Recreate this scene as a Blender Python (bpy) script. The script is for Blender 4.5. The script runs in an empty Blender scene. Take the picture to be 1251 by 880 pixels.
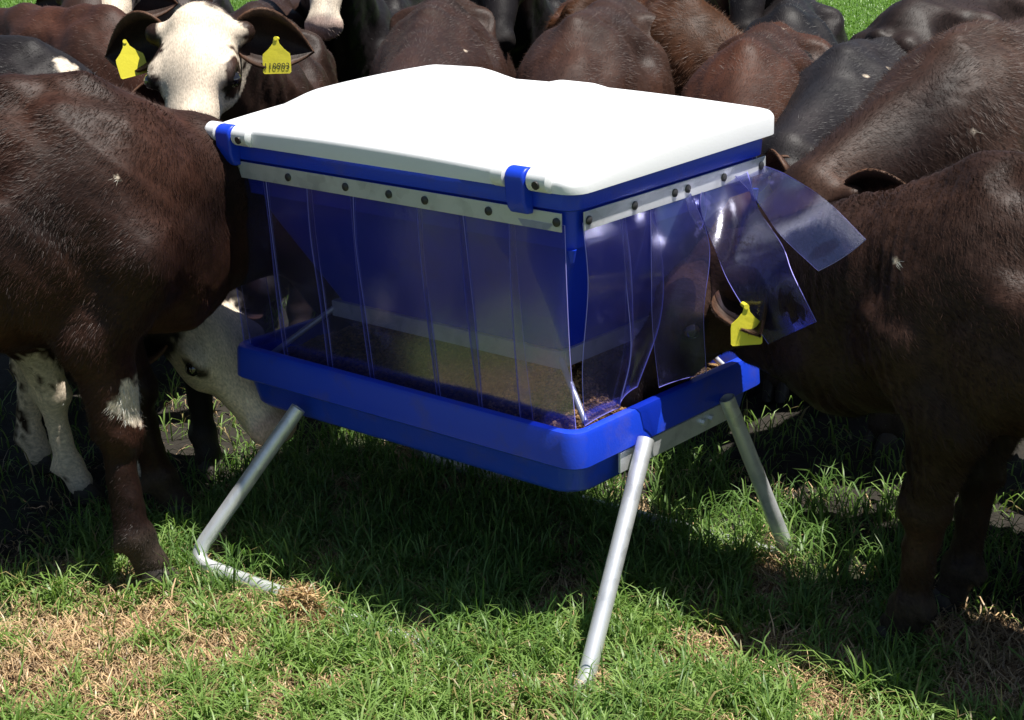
import bpy, math, random, numpy as np, openvdb
from mathutils import Matrix, Vector
random.seed(7); rng = np.random.default_rng(7)
SC = bpy.context.scene; COL = SC.collection
V = np.array
# ------------------------------------------------------------------ camera
cam = bpy.data.cameras.new('camera'); camo = bpy.data.objects.new('camera', cam); COL.objects.link(camo)
CP = V([2.27897, -2.83361, 1.92648]); YAW, PIT, ROL = -0.71641, 0.317082, -0.030125
fw = V([math.sin(YAW)*math.cos(PIT), math.cos(YAW)*math.cos(PIT), -math.sin(PIT)])
r0 = V([math.cos(YAW), -math.sin(YAW), 0]); u0 = np.cross(r0, fw)
rr = r0*math.cos(ROL)+u0*math.sin(ROL); uu = -r0*math.sin(ROL)+u0*math.cos(ROL)
M = Matrix(((rr[0], uu[0], -fw[0], CP[0]), (rr[1], uu[1], -fw[1], CP[1]), (rr[2], uu[2], -fw[2], CP[2]), (0, 0, 0, 1)))
camo.matrix_world = M
cam.sensor_width = 36; cam.lens = 36*2046.25/1251; cam.clip_start = .05; cam.clip_end = 2000
SC.camera = camo
# ------------------------------------------------------------------ light
SUN = V([.300, .165, 1.0]); SUN = SUN/np.linalg.norm(SUN)
EL = math.asin(SUN[2]); AZ = math.atan2(SUN[0], SUN[1])
w = bpy.data.worlds.new('World'); SC.world = w; w.use_nodes = True
nt = w.node_tree; bg = nt.nodes['Background']; sk = nt.nodes.new('ShaderNodeTexSky')
sk.sky_type = 'NISHITA'; sk.sun_disc = False; sk.sun_elevation = EL; sk.sun_rotation = AZ; sk.air_density = 1.0; sk.dust_density = .6
nt.links.new(sk.outputs[0], bg.inputs[0]); bg.inputs[1].default_value = .05
sl = bpy.data.lights.new('sun', 'SUN'); sl.energy = 5.0; sl.angle = math.radians(.5); sl.color = (1, .955, .89)
so = bpy.data.objects.new('sun', sl); COL.objects.link(so)
so.rotation_euler = Vector(SUN).to_track_quat('Z', 'Y').to_euler()
SC.view_settings.view_transform = 'Standard'; SC.view_settings.look = 'None'
SC.view_settings.exposure = .75; SC.view_settings.gamma = 1
SC.cycles.transparent_max_bounces = 32; SC.cycles.max_bounces = 8

# ------------------------------------------------------------------ helpers
def mesh_np(name, verts, tris=None, quads=None, mat=None, parent=None, smooth=True, col=None, attrs=None):
    me = bpy.data.meshes.new(name)
    verts = np.asarray(verts, dtype=np.float32)
    fl = []; st = []; n = 0
    if tris is not None and len(tris): fl.append(np.asarray(tris, dtype=np.int32).ravel()); st.append(np.arange(len(tris))*3); n = len(tris)*3
    if quads is not None and len(quads): fl.append(np.asarray(quads, dtype=np.int32).ravel()); st.append(n+np.arange(len(quads))*4)
    fl = np.concatenate(fl); st = np.concatenate(st).astype(np.int32)
    me.vertices.add(len(verts)); me.vertices.foreach_set('co', verts.ravel())
    me.loops.add(len(fl)); me.loops.foreach_set('vertex_index', fl)
    me.polygons.add(len(st)); me.polygons.foreach_set('loop_start', st)
    me.update(calc_edges=True)
    if smooth: me.polygons.foreach_set('use_smooth', np.ones(len(st), dtype=bool))
    if col is not None:
        a = me.color_attributes.new('col', 'FLOAT_COLOR', 'POINT')
        c = np.ones((len(verts), 4), dtype=np.float32); c[:, :3] = col; a.data.foreach_set('color', c.ravel())
    if mat: me.materials.append(mat)
    o = bpy.data.objects.new(name, me); COL.objects.link(o)
    if parent: o.parent = parent
    return o
class MB:
    def __init__(s): s.v = []; s.f = []
    def add(s, vs, fs):
        n = len(s.v); s.v += [tuple(map(float, p)) for p in vs]; s.f += [tuple(i+n for i in f) for f in fs]
    def box(s, x0, x1, y0, y1, z0, z1):
        s.add([(x0,y0,z0),(x1,y0,z0),(x1,y1,z0),(x0,y1,z0),(x0,y0,z1),(x1,y0,z1),(x1,y1,z1),(x0,y1,z1)],
              [(0,3,2,1),(4,5,6,7),(0,1,5,4),(1,2,6,5),(2,3,7,6),(3,0,4,7)])
    def loft(s, rings, c0=True, c1=True):
        n = len(rings[0]); vs = [p for r in rings for p in r]; fs = []
        for k in range(len(rings)-1):
            for i in range(n):
                j = (i+1) % n; fs.append((k*n+i, k*n+j, (k+1)*n+j, (k+1)*n+i))
        if c0: fs.append(tuple(range(n))[::-1])
        if c1: fs.append(tuple((len(rings)-1)*n+i for i in range(n)))
        s.add(vs, fs)
    def tube(s, pts, r, n=16, caps=True):
        pts = [V(p, dtype=float) for p in pts]; rings = []; up = None
        for i, p in enumerate(pts):
            t = pts[min(i+1, len(pts)-1)]-pts[max(i-1, 0)]; t = t/np.linalg.norm(t)
            if up is None:
                up = V([0, 0, 1.]) if abs(t[2]) < .9 else V([1., 0, 0])
            a = np.cross(t, up); a = a/np.linalg.norm(a); b = np.cross(a, t); up = b
            rad = r[i] if hasattr(r, '__len__') else r
            rings.append([p+rad*(math.cos(q)*a+math.sin(q)*b) for q in np.arange(n)*2*math.pi/n])
        s.loft(rings, caps, caps)
    def build(s, name, mat, parent=None, smooth=False, bevel=0, seg=2):
        me = bpy.data.meshes.new(name); me.from_pydata(s.v, [], s.f); me.update()
        if mat: me.materials.append(mat)
        o = bpy.data.objects.new(name, me); COL.objects.link(o)
        if parent: o.parent = parent
        if smooth:
            me.polygons.foreach_set('use_smooth', [True]*len(me.polygons))
            me.set_sharp_from_angle(angle=math.radians(38))
        if bevel:
            m = o.modifiers.new('bevel', 'BEVEL'); m.width = bevel; m.segments = seg; m.limit_method = 'ANGLE'
        return o
def empty(name, loc=(0, 0, 0), rz=0):
    o = bpy.data.objects.new(name, None); COL.objects.link(o); o.location = loc; o.rotation_euler.z = rz; o.empty_display_size = .1; return o
def tag(o, label=None, cat=None, group=None, kind=None):
    if label: o['label'] = label
    if cat: o['category'] = cat
    if group: o['group'] = group
    if kind: o['kind'] = kind
    return o
def nz(p, f, seed=0):
    """cheap smooth noise, about -1..1"""
    r = np.random.default_rng(abs(seed)+100); out = 0
    for k in range(7):
        d = r.normal(size=p.shape[1]); d = d/np.linalg.norm(d)*f*r.uniform(.6, 1.5)
        out = out+np.sin(p@d*6.283+r.uniform(0, 6.28)+1.3*np.sin(p[:, ::-1]@d*3.1+r.uniform(0, 6)))
    return out/3.2
def smooth01(x): x = np.clip(x, 0, 1); return x*x*(3-2*x)

# ------------------------------------------------------------------ materials
def newmat(name):
    m = bpy.data.materials.new(name); m.use_nodes = True; nt = m.node_tree
    return m, nt, nt.nodes['Principled BSDF']
def N(nt, t, **kw):
    n = nt.nodes.new(t)
    for k, v in kw.items():
        if k in n.inputs: n.inputs[k].default_value = v
        else: setattr(n, k, v)
    return n
def L(nt, a, b): nt.links.new(a, b)
def ramp(nt, stops):
    n = nt.nodes.new('ShaderNodeValToRGB'); e = n.color_ramp.elements
    while len(e) < len(stops): e.new(.5)
    for i, (p, c) in enumerate(stops): e[i].position = p; e[i].color = (*c, 1) if len(c) == 3 else c
    return n
def plastic(name, col, rough=.35, dirt=.15, bump=.05, spec=.5, dcol=(.12, .09, .06), sss=0):
    m, nt, b = newmat(name)
    tc = N(nt, 'ShaderNodeTexCoord'); n1 = N(nt, 'ShaderNodeTexNoise', Scale=9.0, Detail=8.0, Roughness=.65); L(nt, tc.outputs['Object'], n1.inputs['Vector'])
    rp = ramp(nt, [(.52, (0, 0, 0)), (.75, (dirt,)*3)]); L(nt, n1.outputs[0], rp.inputs[0])
    mx = N(nt, 'ShaderNodeMix', data_type='RGBA'); mx.inputs['A'].default_value = (*col, 1); mx.inputs['B'].default_value = (*dcol, 1)
    L(nt, rp.outputs[0], mx.inputs['Factor']); L(nt, mx.outputs['Result'], b.inputs['Base Color'])
    n2 = N(nt, 'ShaderNodeTexNoise', Scale=160.0, Detail=3.0); L(nt, tc.outputs['Object'], n2.inputs['Vector'])
    n3 = N(nt, 'ShaderNodeTexNoise', Scale=5.0, Detail=4.0); L(nt, tc.outputs['Object'], n3.inputs['Vector'])
    ad = N(nt, 'ShaderNodeMath', operation='MULTIPLY_ADD'); ad.inputs[1].default_value = 2.5; L(nt, n3.outputs[0], ad.inputs[0]); L(nt, n2.outputs[0], ad.inputs[2])
    bp = N(nt, 'ShaderNodeBump', Strength=bump, Distance=.004); L(nt, ad.outputs[0], bp.inputs['Height']); L(nt, bp.outputs[0], b.inputs['Normal'])
    mr = N(nt, 'ShaderNodeMapRange'); mr.inputs['To Min'].default_value = rough-.08; mr.inputs['To Max'].default_value = rough+.2
    L(nt, n1.outputs[0], mr.inputs[0]); L(nt, mr.outputs[0], b.inputs['Roughness'])
    b.inputs['Specular IOR Level'].default_value = spec
    return m
BLUE = plastic('blue_plastic', (.009, .050, .60), .33, .35, .12)
WHITE = plastic('white_plastic', (.80, .81, .82), .4, .10, .06, dcol=(.5, .48, .42))
BOLT = plastic('dark_bolt', (.03, .03, .032), .35, .2)
YEL = plastic('yellow_tag', (.85, .76, .05), .4, .2, .1, dcol=(.35, .28, .05))
INK = plastic('tag_ink', (.05, .05, .03), .6, 0)
def galv(name='galvanised_steel', base=.74):
    m, nt, b = newmat(name)
    tc = N(nt, 'ShaderNodeTexCoord'); v = N(nt, 'ShaderNodeTexVoronoi', Scale=45.0); L(nt, tc.outputs['Object'], v.inputs['Vector'])
    n1 = N(nt, 'ShaderNodeTexNoise', Scale=14.0, Detail=8.0); L(nt, tc.outputs['Object'], n1.inputs['Vector'])
    rp = ramp(nt, [(.3, (base*.75, base*.77, base*.8)), (.7, (base*1.1, base*1.12, base*1.15))]); 
    mx = N(nt, 'ShaderNodeMath', operation='MULTIPLY_ADD'); mx.inputs[1].default_value = .35; L(nt, v.outputs['Color'], mx.inputs[0]); L(nt, n1.outputs[0], mx.inputs[2])
    L(nt, mx.outputs[0], rp.inputs[0]); L(nt, rp.outputs[0], b.inputs['Base Color'])
    b.inputs['Metallic'].default_value = .65
    mr = N(nt, 'ShaderNodeMapRange'); mr.inputs['To Min'].default_value = .3; mr.inputs['To Max'].default_value = .55
    L(nt, n1.outputs[0], mr.inputs[0]); L(nt, mr.outputs[0], b.inputs['Roughness'])
    bp = N(nt, 'ShaderNodeBump', Strength=.15, Distance=.002); L(nt, n1.outputs[0], bp.inputs['Height']); L(nt, bp.outputs[0], b.inputs['Normal'])
    return m
GALV = galv(); ALU = galv('aluminium_strip', .56); ALU.node_tree.nodes['Principled BSDF'].inputs['Metallic'].default_value = .35
def pvc():
    m, nt, b = newmat('clear_pvc'); out = nt.nodes['Material Output']
    tc = N(nt, 'ShaderNodeTexCoord'); n1 = N(nt, 'ShaderNodeTexNoise', Scale=7.0, Detail=8.0, Roughness=.7); L(nt, tc.outputs['Object'], n1.inputs['Vector'])
    n2 = N(nt, 'ShaderNodeTexNoise', Scale=60.0, Detail=5.0, Roughness=.7); L(nt, tc.outputs['Object'], n2.inputs['Vector'])
    tr = N(nt, 'ShaderNodeBsdfTransparent'); tr.inputs[0].default_value = (.80, .81, .94, 1)
    df = N(nt, 'ShaderNodeBsdfDiffuse'); df.inputs[0].default_value = (.26, .25, .62, 1)
    tl = N(nt, 'ShaderNodeBsdfTranslucent'); tl.inputs[0].default_value = (.30, .29, .66, 1)
    md = N(nt, 'ShaderNodeMixShader'); md.inputs[0].default_value = .5; L(nt, df.outputs[0], md.inputs[1]); L(nt, tl.outputs[0], md.inputs[2])
    gl = N(nt, 'ShaderNodeBsdfGlossy', Roughness=.13); gl.inputs[0].default_value = (1, 1, 1, 1)
    bp = N(nt, 'ShaderNodeBump', Strength=.12, Distance=.01); L(nt, n1.outputs[0], bp.inputs['Height']); L(nt, bp.outputs[0], gl.inputs['Normal'])
    rp = ramp(nt, [(.38, (.026,)*3), (.60, (.055,)*3), (.74, (.28,)*3)])
    mm = N(nt, 'ShaderNodeMath', operation='MULTIPLY_ADD'); mm.inputs[1].default_value = .35; L(nt, n2.outputs[0], mm.inputs[0])
    sb = N(nt, 'ShaderNodeMath', operation='SUBTRACT'); sb.inputs[1].default_value = .17; L(nt, n1.outputs[0], sb.inputs[0]); L(nt, sb.outputs[0], mm.inputs[2])
    L(nt, mm.outputs[0], rp.inputs[0])
    m1 = N(nt, 'ShaderNodeMixShader'); L(nt, rp.outputs[0], m1.inputs[0]); L(nt, tr.outputs[0], m1.inputs[1]); L(nt, md.outputs[0], m1.inputs[2])
    fr = N(nt, 'ShaderNodeFresnel', IOR=1.45); 
    m2 = N(nt, 'ShaderNodeMixShader'); fm = N(nt, 'ShaderNodeMath', operation='MULTIPLY'); fm.inputs[1].default_value = .34; L(nt, fr.outputs[0], fm.inputs[0]); L(nt, fm.outputs[0], m2.inputs[0]); L(nt, m1.outputs[0], m2.inputs[1]); L(nt, gl.outputs[0], m2.inputs[2])
    L(nt, m2.outputs[0], out.inputs[0]); return m
PVC = pvc()
EDGE = plastic('pvc_lit_edge', (.36, .34, .85), .25, 0, .02)  # light piped to the strip edges, painted as a pale violet colour
def feedmat():
    m, nt, b = newmat('grain_feed'); tc = N(nt, 'ShaderNodeTexCoord'); v = N(nt, 'ShaderNodeTexVoronoi', Scale=130.0); L(nt, tc.outputs['Object'], v.inputs['Vector'])
    rp = ramp(nt, [(0, (.05, .022, .008)), (.5, (.14, .07, .022)), (1, (.28, .17, .06))]); L(nt, v.outputs['Color'], rp.inputs[0]); L(nt, rp.outputs[0], b.inputs['Base Color'])
    bp = N(nt, 'ShaderNodeBump', Strength=.8, Distance=.004); L(nt, v.outputs['Distance'], bp.inputs['Height']); L(nt, bp.outputs[0], b.inputs['Normal']); b.inputs['Roughness'].default_value = .8
    return m
FEED = feedmat()
def furmat(name, bump=.2):
    m, nt, b = newmat(name)
    at = N(nt, 'ShaderNodeAttribute', attribute_name='col'); tc = N(nt, 'ShaderNodeTexCoord')
    mp = N(nt, 'ShaderNodeMapping'); mp.inputs['Scale'].default_value = (.22, 1, .45); mp.inputs['Rotation'].default_value = (0, .5, 0); L(nt, tc.outputs['Object'], mp.inputs[0])
    n1 = N(nt, 'ShaderNodeTexNoise', Scale=260.0, Detail=4.0, Roughness=.6); L(nt, mp.outputs[0], n1.inputs['Vector'])
    n2 = N(nt, 'ShaderNodeTexNoise', Scale=9.0, Detail=6.0, Roughness=.65); L(nt, mp.outputs[0], n2.inputs['Vector'])
    r1 = ramp(nt, [(.25, (.6,)*3), (.75, (1.4,)*3)]); L(nt, n1.outputs[0], r1.inputs[0])
    r2 = ramp(nt, [(.3, (.55,)*3), (.72, (1.5, 1.36, 1.26))]); L(nt, n2.outputs[0], r2.inputs[0])
    a = N(nt, 'ShaderNodeMix', data_type='RGBA', blend_type='MULTIPLY'); a.inputs['Factor'].default_value = 1; L(nt, at.outputs['Color'], a.inputs['A']); L(nt, r1.outputs[0], a.inputs['B'])
    c = N(nt, 'ShaderNodeMix', data_type='RGBA', blend_type='MULTIPLY'); c.inputs['Factor'].default_value = 1; L(nt, a.outputs['Result'], c.inputs['A']); L(nt, r2.outputs[0], c.inputs['B'])
    L(nt, c.outputs['Result'], b.inputs['Base Color'])
    mb = N(nt, 'ShaderNodeMath', operation='MULTIPLY_ADD'); mb.inputs[1].default_value = 2.0; L(nt, n2.outputs[0], mb.inputs[0]); L(nt, n1.outputs[0], mb.inputs[2])
    bp = N(nt, 'ShaderNodeBump', Strength=bump, Distance=.006); L(nt, mb.outputs[0], bp.inputs['Height']); L(nt, bp.outputs[0], b.inputs['Normal'])
    b.inputs['Roughness'].default_value = .5; b.inputs['Specular IOR Level'].default_value = .17
    b.inputs['Sheen Weight'].default_value = .0; b.inputs['Sheen Roughness'].default_value = .4; b.inputs['Sheen Tint'].default_value = (.75, .7, .72, 1)
    return m
FUR = furmat('short_fur')
def hairmat():
    m, nt, b = newmat('coat_hairs'); at = N(nt, 'ShaderNodeAttribute', attribute_name='col'); L(nt, at.outputs['Color'], b.inputs['Base Color'])
    b.inputs['Roughness'].default_value = .5; b.inputs['Specular IOR Level'].default_value = .2; return m
HAIR = hairmat()
def simple(name, col, rough, spec=.5, coat=0):
    m, nt, b = newmat(name); b.inputs['Base Color'].default_value = (*col, 1); b.inputs['Roughness'].default_value = rough; b.inputs['Specular IOR Level'].default_value = spec
    b.inputs['Coat Weight'].default_value = coat; return m
EYE = simple('dark_eye', (.008, .006, .006), .08, .6, 1); HOOF = plastic('hoof_horn', (.035, .028, .024), .5, .6, .4, dcol=(.10, .07, .04))
def grassmat(name, tr=.35):
    m, nt, b = newmat(name); out = nt.nodes['Material Output']; at = N(nt, 'ShaderNodeAttribute', attribute_name='col'); L(nt, at.outputs['Color'], b.inputs['Base Color'])
    b.inputs['Roughness'].default_value = .42; b.inputs['Specular IOR Level'].default_value = .35
    tl = N(nt, 'ShaderNodeBsdfTranslucent'); hs = N(nt, 'ShaderNodeHueSaturation', Saturation=1.15, Value=1.3); L(nt, at.outputs['Color'], hs.inputs['Color']); L(nt, hs.outputs[0], tl.inputs[0])
    mx = N(nt, 'ShaderNodeMixShader'); mx.inputs[0].default_value = tr; L(nt, b.outputs[0], mx.inputs[1]); L(nt, tl.outputs[0], mx.inputs[2]); L(nt, mx.outputs[0], out.inputs[0]); return m
GRASS = grassmat('grass_blades'); STRAW = grassmat('dry_straw', .12)
def soilmat():
    m, nt, b = newmat('pasture_soil'); at = N(nt, 'ShaderNodeAttribute', attribute_name='col'); tc = N(nt, 'ShaderNodeTexCoord')
    n1 = N(nt, 'ShaderNodeTexNoise', Scale=55.0, Detail=10.0, Roughness=.75); L(nt, tc.outputs['Object'], n1.inputs['Vector'])
    n2 = N(nt, 'ShaderNodeTexNoise', Scale=4.0, Detail=6.0, Roughness=.7); L(nt, tc.outputs['Object'], n2.inputs['Vector'])
    r1 = ramp(nt, [(.3, (.45,)*3), (.7, (1.6,)*3)]); L(nt, n1.outputs[0], r1.inputs[0]); r2 = ramp(nt, [(.3, (.8,)*3), (.7, (1.25,)*3)]); L(nt, n2.outputs[0], r2.inputs[0])
    a = N(nt, 'ShaderNodeMix', data_type='RGBA', blend_type='MULTIPLY'); a.inputs['Factor'].default_value = 1; L(nt, at.outputs['Color'], a.inputs['A']); L(nt, r1.outputs[0], a.inputs['B'])
    c = N(nt, 'ShaderNodeMix', data_type='RGBA', blend_type='MULTIPLY'); c.inputs['Factor'].default_value = 1; L(nt, a.outputs['Result'], c.inputs['A']); L(nt, r2.outputs[0], c.inputs['B'])
    L(nt, c.outputs['Result'], b.inputs['Base Color']); bp = N(nt, 'ShaderNodeBump', Strength=.9, Distance=.01); L(nt, n1.outputs[0], bp.inputs['Height']); L(nt, bp.outputs[0], b.inputs['Normal'])
    b.inputs['Roughness'].default_value = .9; return m
SOIL = soilmat()

# ------------------------------------------------------------------ ground
BARE = [(-1.01,-.72,.16),(-.9,-.93,.14),(-.95,-.52,.12),(-.66,-.56,.12),(-.75,-.78,.12),(.30,.18,.09),(.39,.30,.09),(.47,.22,.07),(.76,.60,.17),(.90,.42,.13),
        (.12,.30,.05),(-.64,-.33,.09),(-1.19,-.50,.09),(-.18,.2,.05),(-1.2,-.78,.10),(.62,.10,.10),(-.55,-.90,.10),(-1.36,-.52,.07),(.95,.62,.15),(.2,.12,.06),(-.32,-.5,.05),(.05,-.28,.04)]
def bareness(x, y):
    b = np.zeros_like(x); p = np.stack([x, y], -1)
    wx = x+.045*nz(p, 6, 1)+.02*nz(p, 17, 5); wy = y+.045*nz(p, 6, 2)+.02*nz(p, 17, 6)
    for cx, cy, r in BARE: b = np.maximum(b, 1-np.hypot(wx-cx, wy-cy)/(r*1.25))
    b = np.maximum(b, .40*nz(p, 3.5, 3)-.08)
    return np.clip(b*2.6, 0, 1)
def gz(x, y):
    p = np.stack([x, y], -1); b = bareness(x, y)
    z = .012*nz(p, 1.5, 8)-.006+b*(.013*nz(p, 14, 9)+.009*nz(p, 34, 10)-.009*np.clip(nz(p, 9, 19)-.6, 0, 1)+.004)
    z = z+.045*np.exp(-(((x+.63)/.07)**2+((y+.33)/.05)**2))+.02*np.exp(-(((x-.12)/.06)**2+((y-.36)/.05)**2))
    far = np.clip((np.hypot(x, y)-5)/40, 0, 1); return z*(1-far)
xs = np.concatenate([-np.geomspace(900, 3.2, 45), np.arange(-3.0, -2.0, .04), np.arange(-2.0, 1.4, .0105), np.arange(1.4, 2.4, .04), np.geomspace(2.6, 900, 45)])
ys = np.concatenate([-np.geomspace(900, 2.2, 45), np.arange(-2.0, -1.25, .04), np.arange(-1.25, 1.3, .0105), np.arange(1.3, 3.5, .04), np.geomspace(3.7, 900, 45)])
GX, GY = np.meshgrid(xs, ys); gx = GX.ravel(); gy = GY.ravel(); gzv = gz(gx, gy)
nx, ny = len(xs), len(ys); I = np.arange(nx*ny).reshape(ny, nx)
q = np.stack([I[:-1, :-1], I[:-1, 1:], I[1:, 1:], I[1:, :-1]], -1).reshape(-1, 4)
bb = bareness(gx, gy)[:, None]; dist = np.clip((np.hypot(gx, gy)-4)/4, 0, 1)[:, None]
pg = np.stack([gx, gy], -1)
cl_ = smooth01((nz(pg, 19, 71)-.35)/.5)[:, None]*.65; gc = V([.045, .06, .018])*(1-bb)+(V([.25, .15, .075])*(1-cl_)+V([.07, .042, .024])*cl_)*bb; tread_shade = smooth01((np.maximum(gy-.5, -1.25-gx))/.4)[:, None]; gc = gc*(1-tread_shade)+V([.018, .014, .009])*tread_shade; gc = gc*(1-dist)+V([.075, .15, .028])*dist  # trampled soil under the crowd, its colour darkened to stand for shade
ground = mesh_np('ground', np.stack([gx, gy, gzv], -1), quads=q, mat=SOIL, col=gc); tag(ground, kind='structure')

def blades(x, y, h, wd, lean, col, name, mat, lay=None, zoff=0):
    n = len(x); a = rng.uniform(0, 2*math.pi, n); d = np.stack([np.cos(a), np.sin(a), np.zeros(n)], -1)
    a2 = a+math.pi/2+rng.normal(0, .5, n); s = np.stack([np.cos(a2), np.sin(a2), np.zeros(n)], -1)
    z = gz(x, y)+zoff; base = np.stack([x, y, z-.003], -1); up = V([0, 0, 1.])
    vs = []
    for t, wf in ((0, 1.0), (.35, 1.0), (.7, .75)):
        c = base+up*(h*(t-.35*lean*t*t))[:, None]+d*(h*lean*t**1.8)[:, None]
        vs += [c-s*(wd*wf/2)[:, None], c+s*(wd*wf/2)[:, None]]
    vs.append(base+up*(h*(1-.45*lean-.25*lean**2))[:, None]+d*(h*lean*1.05)[:, None])
    v = np.stack(vs, 1).reshape(-1, 3); o = (np.arange(n)*7)[:, None]
    t = np.concatenate([o+V([[0, 1, 3]]), o+V([[0, 3, 2]]), o+V([[2, 3, 5]]), o+V([[2, 5, 4]]), o+V([[4, 5, 6]])]).astype(np.int32)
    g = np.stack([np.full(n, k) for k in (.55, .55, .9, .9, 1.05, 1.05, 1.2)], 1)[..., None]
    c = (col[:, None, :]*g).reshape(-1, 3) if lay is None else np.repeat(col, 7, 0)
    ob = mesh_np(name, v, tris=t, mat=mat, col=c); return ob
def scatter(n, x0, x1, y0, y1): return rng.uniform(x0, x1, n), rng.uniform(y0, y1, n)
def in_view(x, y, m=.25):
    P = np.stack([x, y, np.zeros_like(x)], -1)-CP; z = P@fw; u = (P@rr)/z*2046/625; v = (P@uu)/z*2046/440
    return (z > 0) & (abs(u) < 1+m) & (v < 1.15) & (v > -1-m*1.5)
# near turf
x, y = scatter(560000, -2.9, 1.9, -1.9, 2.2); k = in_view(x, y); x, y = x[k], y[k]
p = np.stack([x, y], -1); tuft = nz(p, 9, 21)+.6*nz(p, 22, 22); bar = bareness(x, y)
keep = rng.uniform(size=len(x)) < np.clip(.58+.45*tuft, .08, 1)*(1-.95*bar)*np.where(np.hypot(x, y) < 1.6, 1, .6)*(1-.93*smooth01((np.maximum(y-np.where(x < -.8, .3, .5)+.1*nz(p, 3, 55), -1.25-x))/.3))
x, y, tuft, bar = x[keep], y[keep], tuft[keep], bar[keep]; n = len(x)
h = rng.gamma(6, .0095, n)*(1+.55*np.clip(tuft, -.8, 1.4))*(1-.45*bar)+.012; h = np.minimum(h, .15); sk_ = (np.abs(y+.22+.02*x) < .055) & (x > -1.2) & (x < -.12); h = np.where(sk_, h*.75, h); h = np.where((x > -1.2) & (x < -.80) & (y > -.42) & (y < -.16), h*.38, h); lean = np.clip(rng.normal(.72, .26, n), .1, 1.15)
gcol = np.where(rng.uniform(size=(n, 1)) < .07, V([[.30, .25, .11]]), V([[.170, .275, .066]])+rng.uniform(-.6, 1, (n, 1))*V([[.07, .08, .035]]))
turf = blades(x, y, h, rng.uniform(.0026, .0060, n)*(1+.5*(rng.uniform(size=n) < .2)), lean, gcol, 'grass', GRASS); tag(turf, 'short green pasture grass around and under the feeder', 'grass', kind='stuff')
# taller shaded blades
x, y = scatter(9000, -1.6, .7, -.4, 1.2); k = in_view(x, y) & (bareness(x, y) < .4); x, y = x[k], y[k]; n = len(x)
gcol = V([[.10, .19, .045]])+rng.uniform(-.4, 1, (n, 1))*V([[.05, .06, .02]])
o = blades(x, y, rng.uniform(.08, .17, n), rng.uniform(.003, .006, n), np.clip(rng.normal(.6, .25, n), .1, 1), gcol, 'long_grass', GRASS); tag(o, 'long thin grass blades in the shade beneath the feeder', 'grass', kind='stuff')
# far turf
x, y = scatter(900000, -16, -2, 3, 16); dd = np.hypot(x-CP[0], y-CP[1]); k = in_view(x, y, .1) & (dd > 7); x, y = x[k], y[k]; k = rng.uniform(size=len(x)) < .8; x, y = x[k], y[k]; n = len(x)
gcol = V([[.12, .23, .045]])+rng.uniform(-.6, 1, (n, 1))*V([[.07, .10, .03]])
o = blades(x, y, rng.uniform(.05, .11, n), rng.uniform(.006, .012, n), np.clip(rng.normal(.7, .25, n), .1, 1), gcol, 'distant_grass', GRASS); tag(o, 'bright sunlit green grass in the field beyond the herd', 'grass', kind='stuff')
# straw litter lying in the bare patches
x, y = scatter(260000, -2.2, 1.5, -1.3, 1.2); k = in_view(x, y); x, y = x[k], y[k]; b_ = bareness(x, y); mound = np.exp(-(((x+.63)/.09)**2+((y+.33)/.07)**2))
k = rng.uniform(size=len(x)) < np.clip((b_*.5+.03)*(1-.85*smooth01(np.maximum(y-.6, -1.25-x)/.3))+mound, 0, 1); x, y = x[k], y[k]; n = len(x)
sc = V([[.44, .30, .155]])*rng.uniform(.45, 1.35, (n, 1))+rng.uniform(0, .05, (n, 1))*V([[1, 1, 1.]])
o = blades(x, y, rng.gamma(3, .010, n)+.006, rng.uniform(.0016, .0045, n), rng.uniform(.93, 1.25, n), sc, 'straw_litter', STRAW, lay=1, zoff=.003); tag(o, 'dry tan straw and dead grass lying in the worn patches', 'straw', kind='stuff')

# clump of cut grass beside the skid
n = 5200; gx_ = rng.normal(0, 1, (n, 3)); cx_, cy_ = -.635+.055*gx_[:, 0], -.325+.036*gx_[:, 1]; rr2 = np.exp(-.5*(gx_[:, 0]**2+gx_[:, 1]**2)*.8); zc = gz(cx_, cy_)+rng.uniform(0, 1, n)*.055*rr2
dr_ = rng.normal(0, 1, (n, 3)); dr_[:, 2] *= .45; dr_ /= np.linalg.norm(dr_, axis=1)[:, None]; ln_ = rng.uniform(.012, .045, (n, 1)); sd_ = np.cross(dr_, rng.normal(0, 1, (n, 3))); sd_ = sd_/np.linalg.norm(sd_, axis=1)[:, None]*rng.uniform(.001, .0024, (n, 1))
c_ = np.stack([cx_, cy_, zc], -1); bd_ = rng.normal(0, .2, (n, 3))*ln_
vv = np.stack([c_-sd_, c_+sd_, c_+dr_*ln_*.5+bd_*.5-sd_, c_+dr_*ln_*.5+bd_*.5+sd_, c_+dr_*ln_], 1).reshape(-1, 3); o5 = (np.arange(n)*5)[:, None]
hc = np.repeat(V([[.52, .36, .18]])*rng.uniform(.4, 1.3, (n, 1)), 5, 0)
clump = mesh_np('hay_clump', vv, tris=np.concatenate([o5+V([[0, 1, 3]]), o5+V([[0, 3, 2]]), o5+V([[2, 3, 4]])]), mat=STRAW, col=hc); tag(clump, 'small tan clump of dead cut grass beside the front skid tube', 'hay clump')

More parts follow.
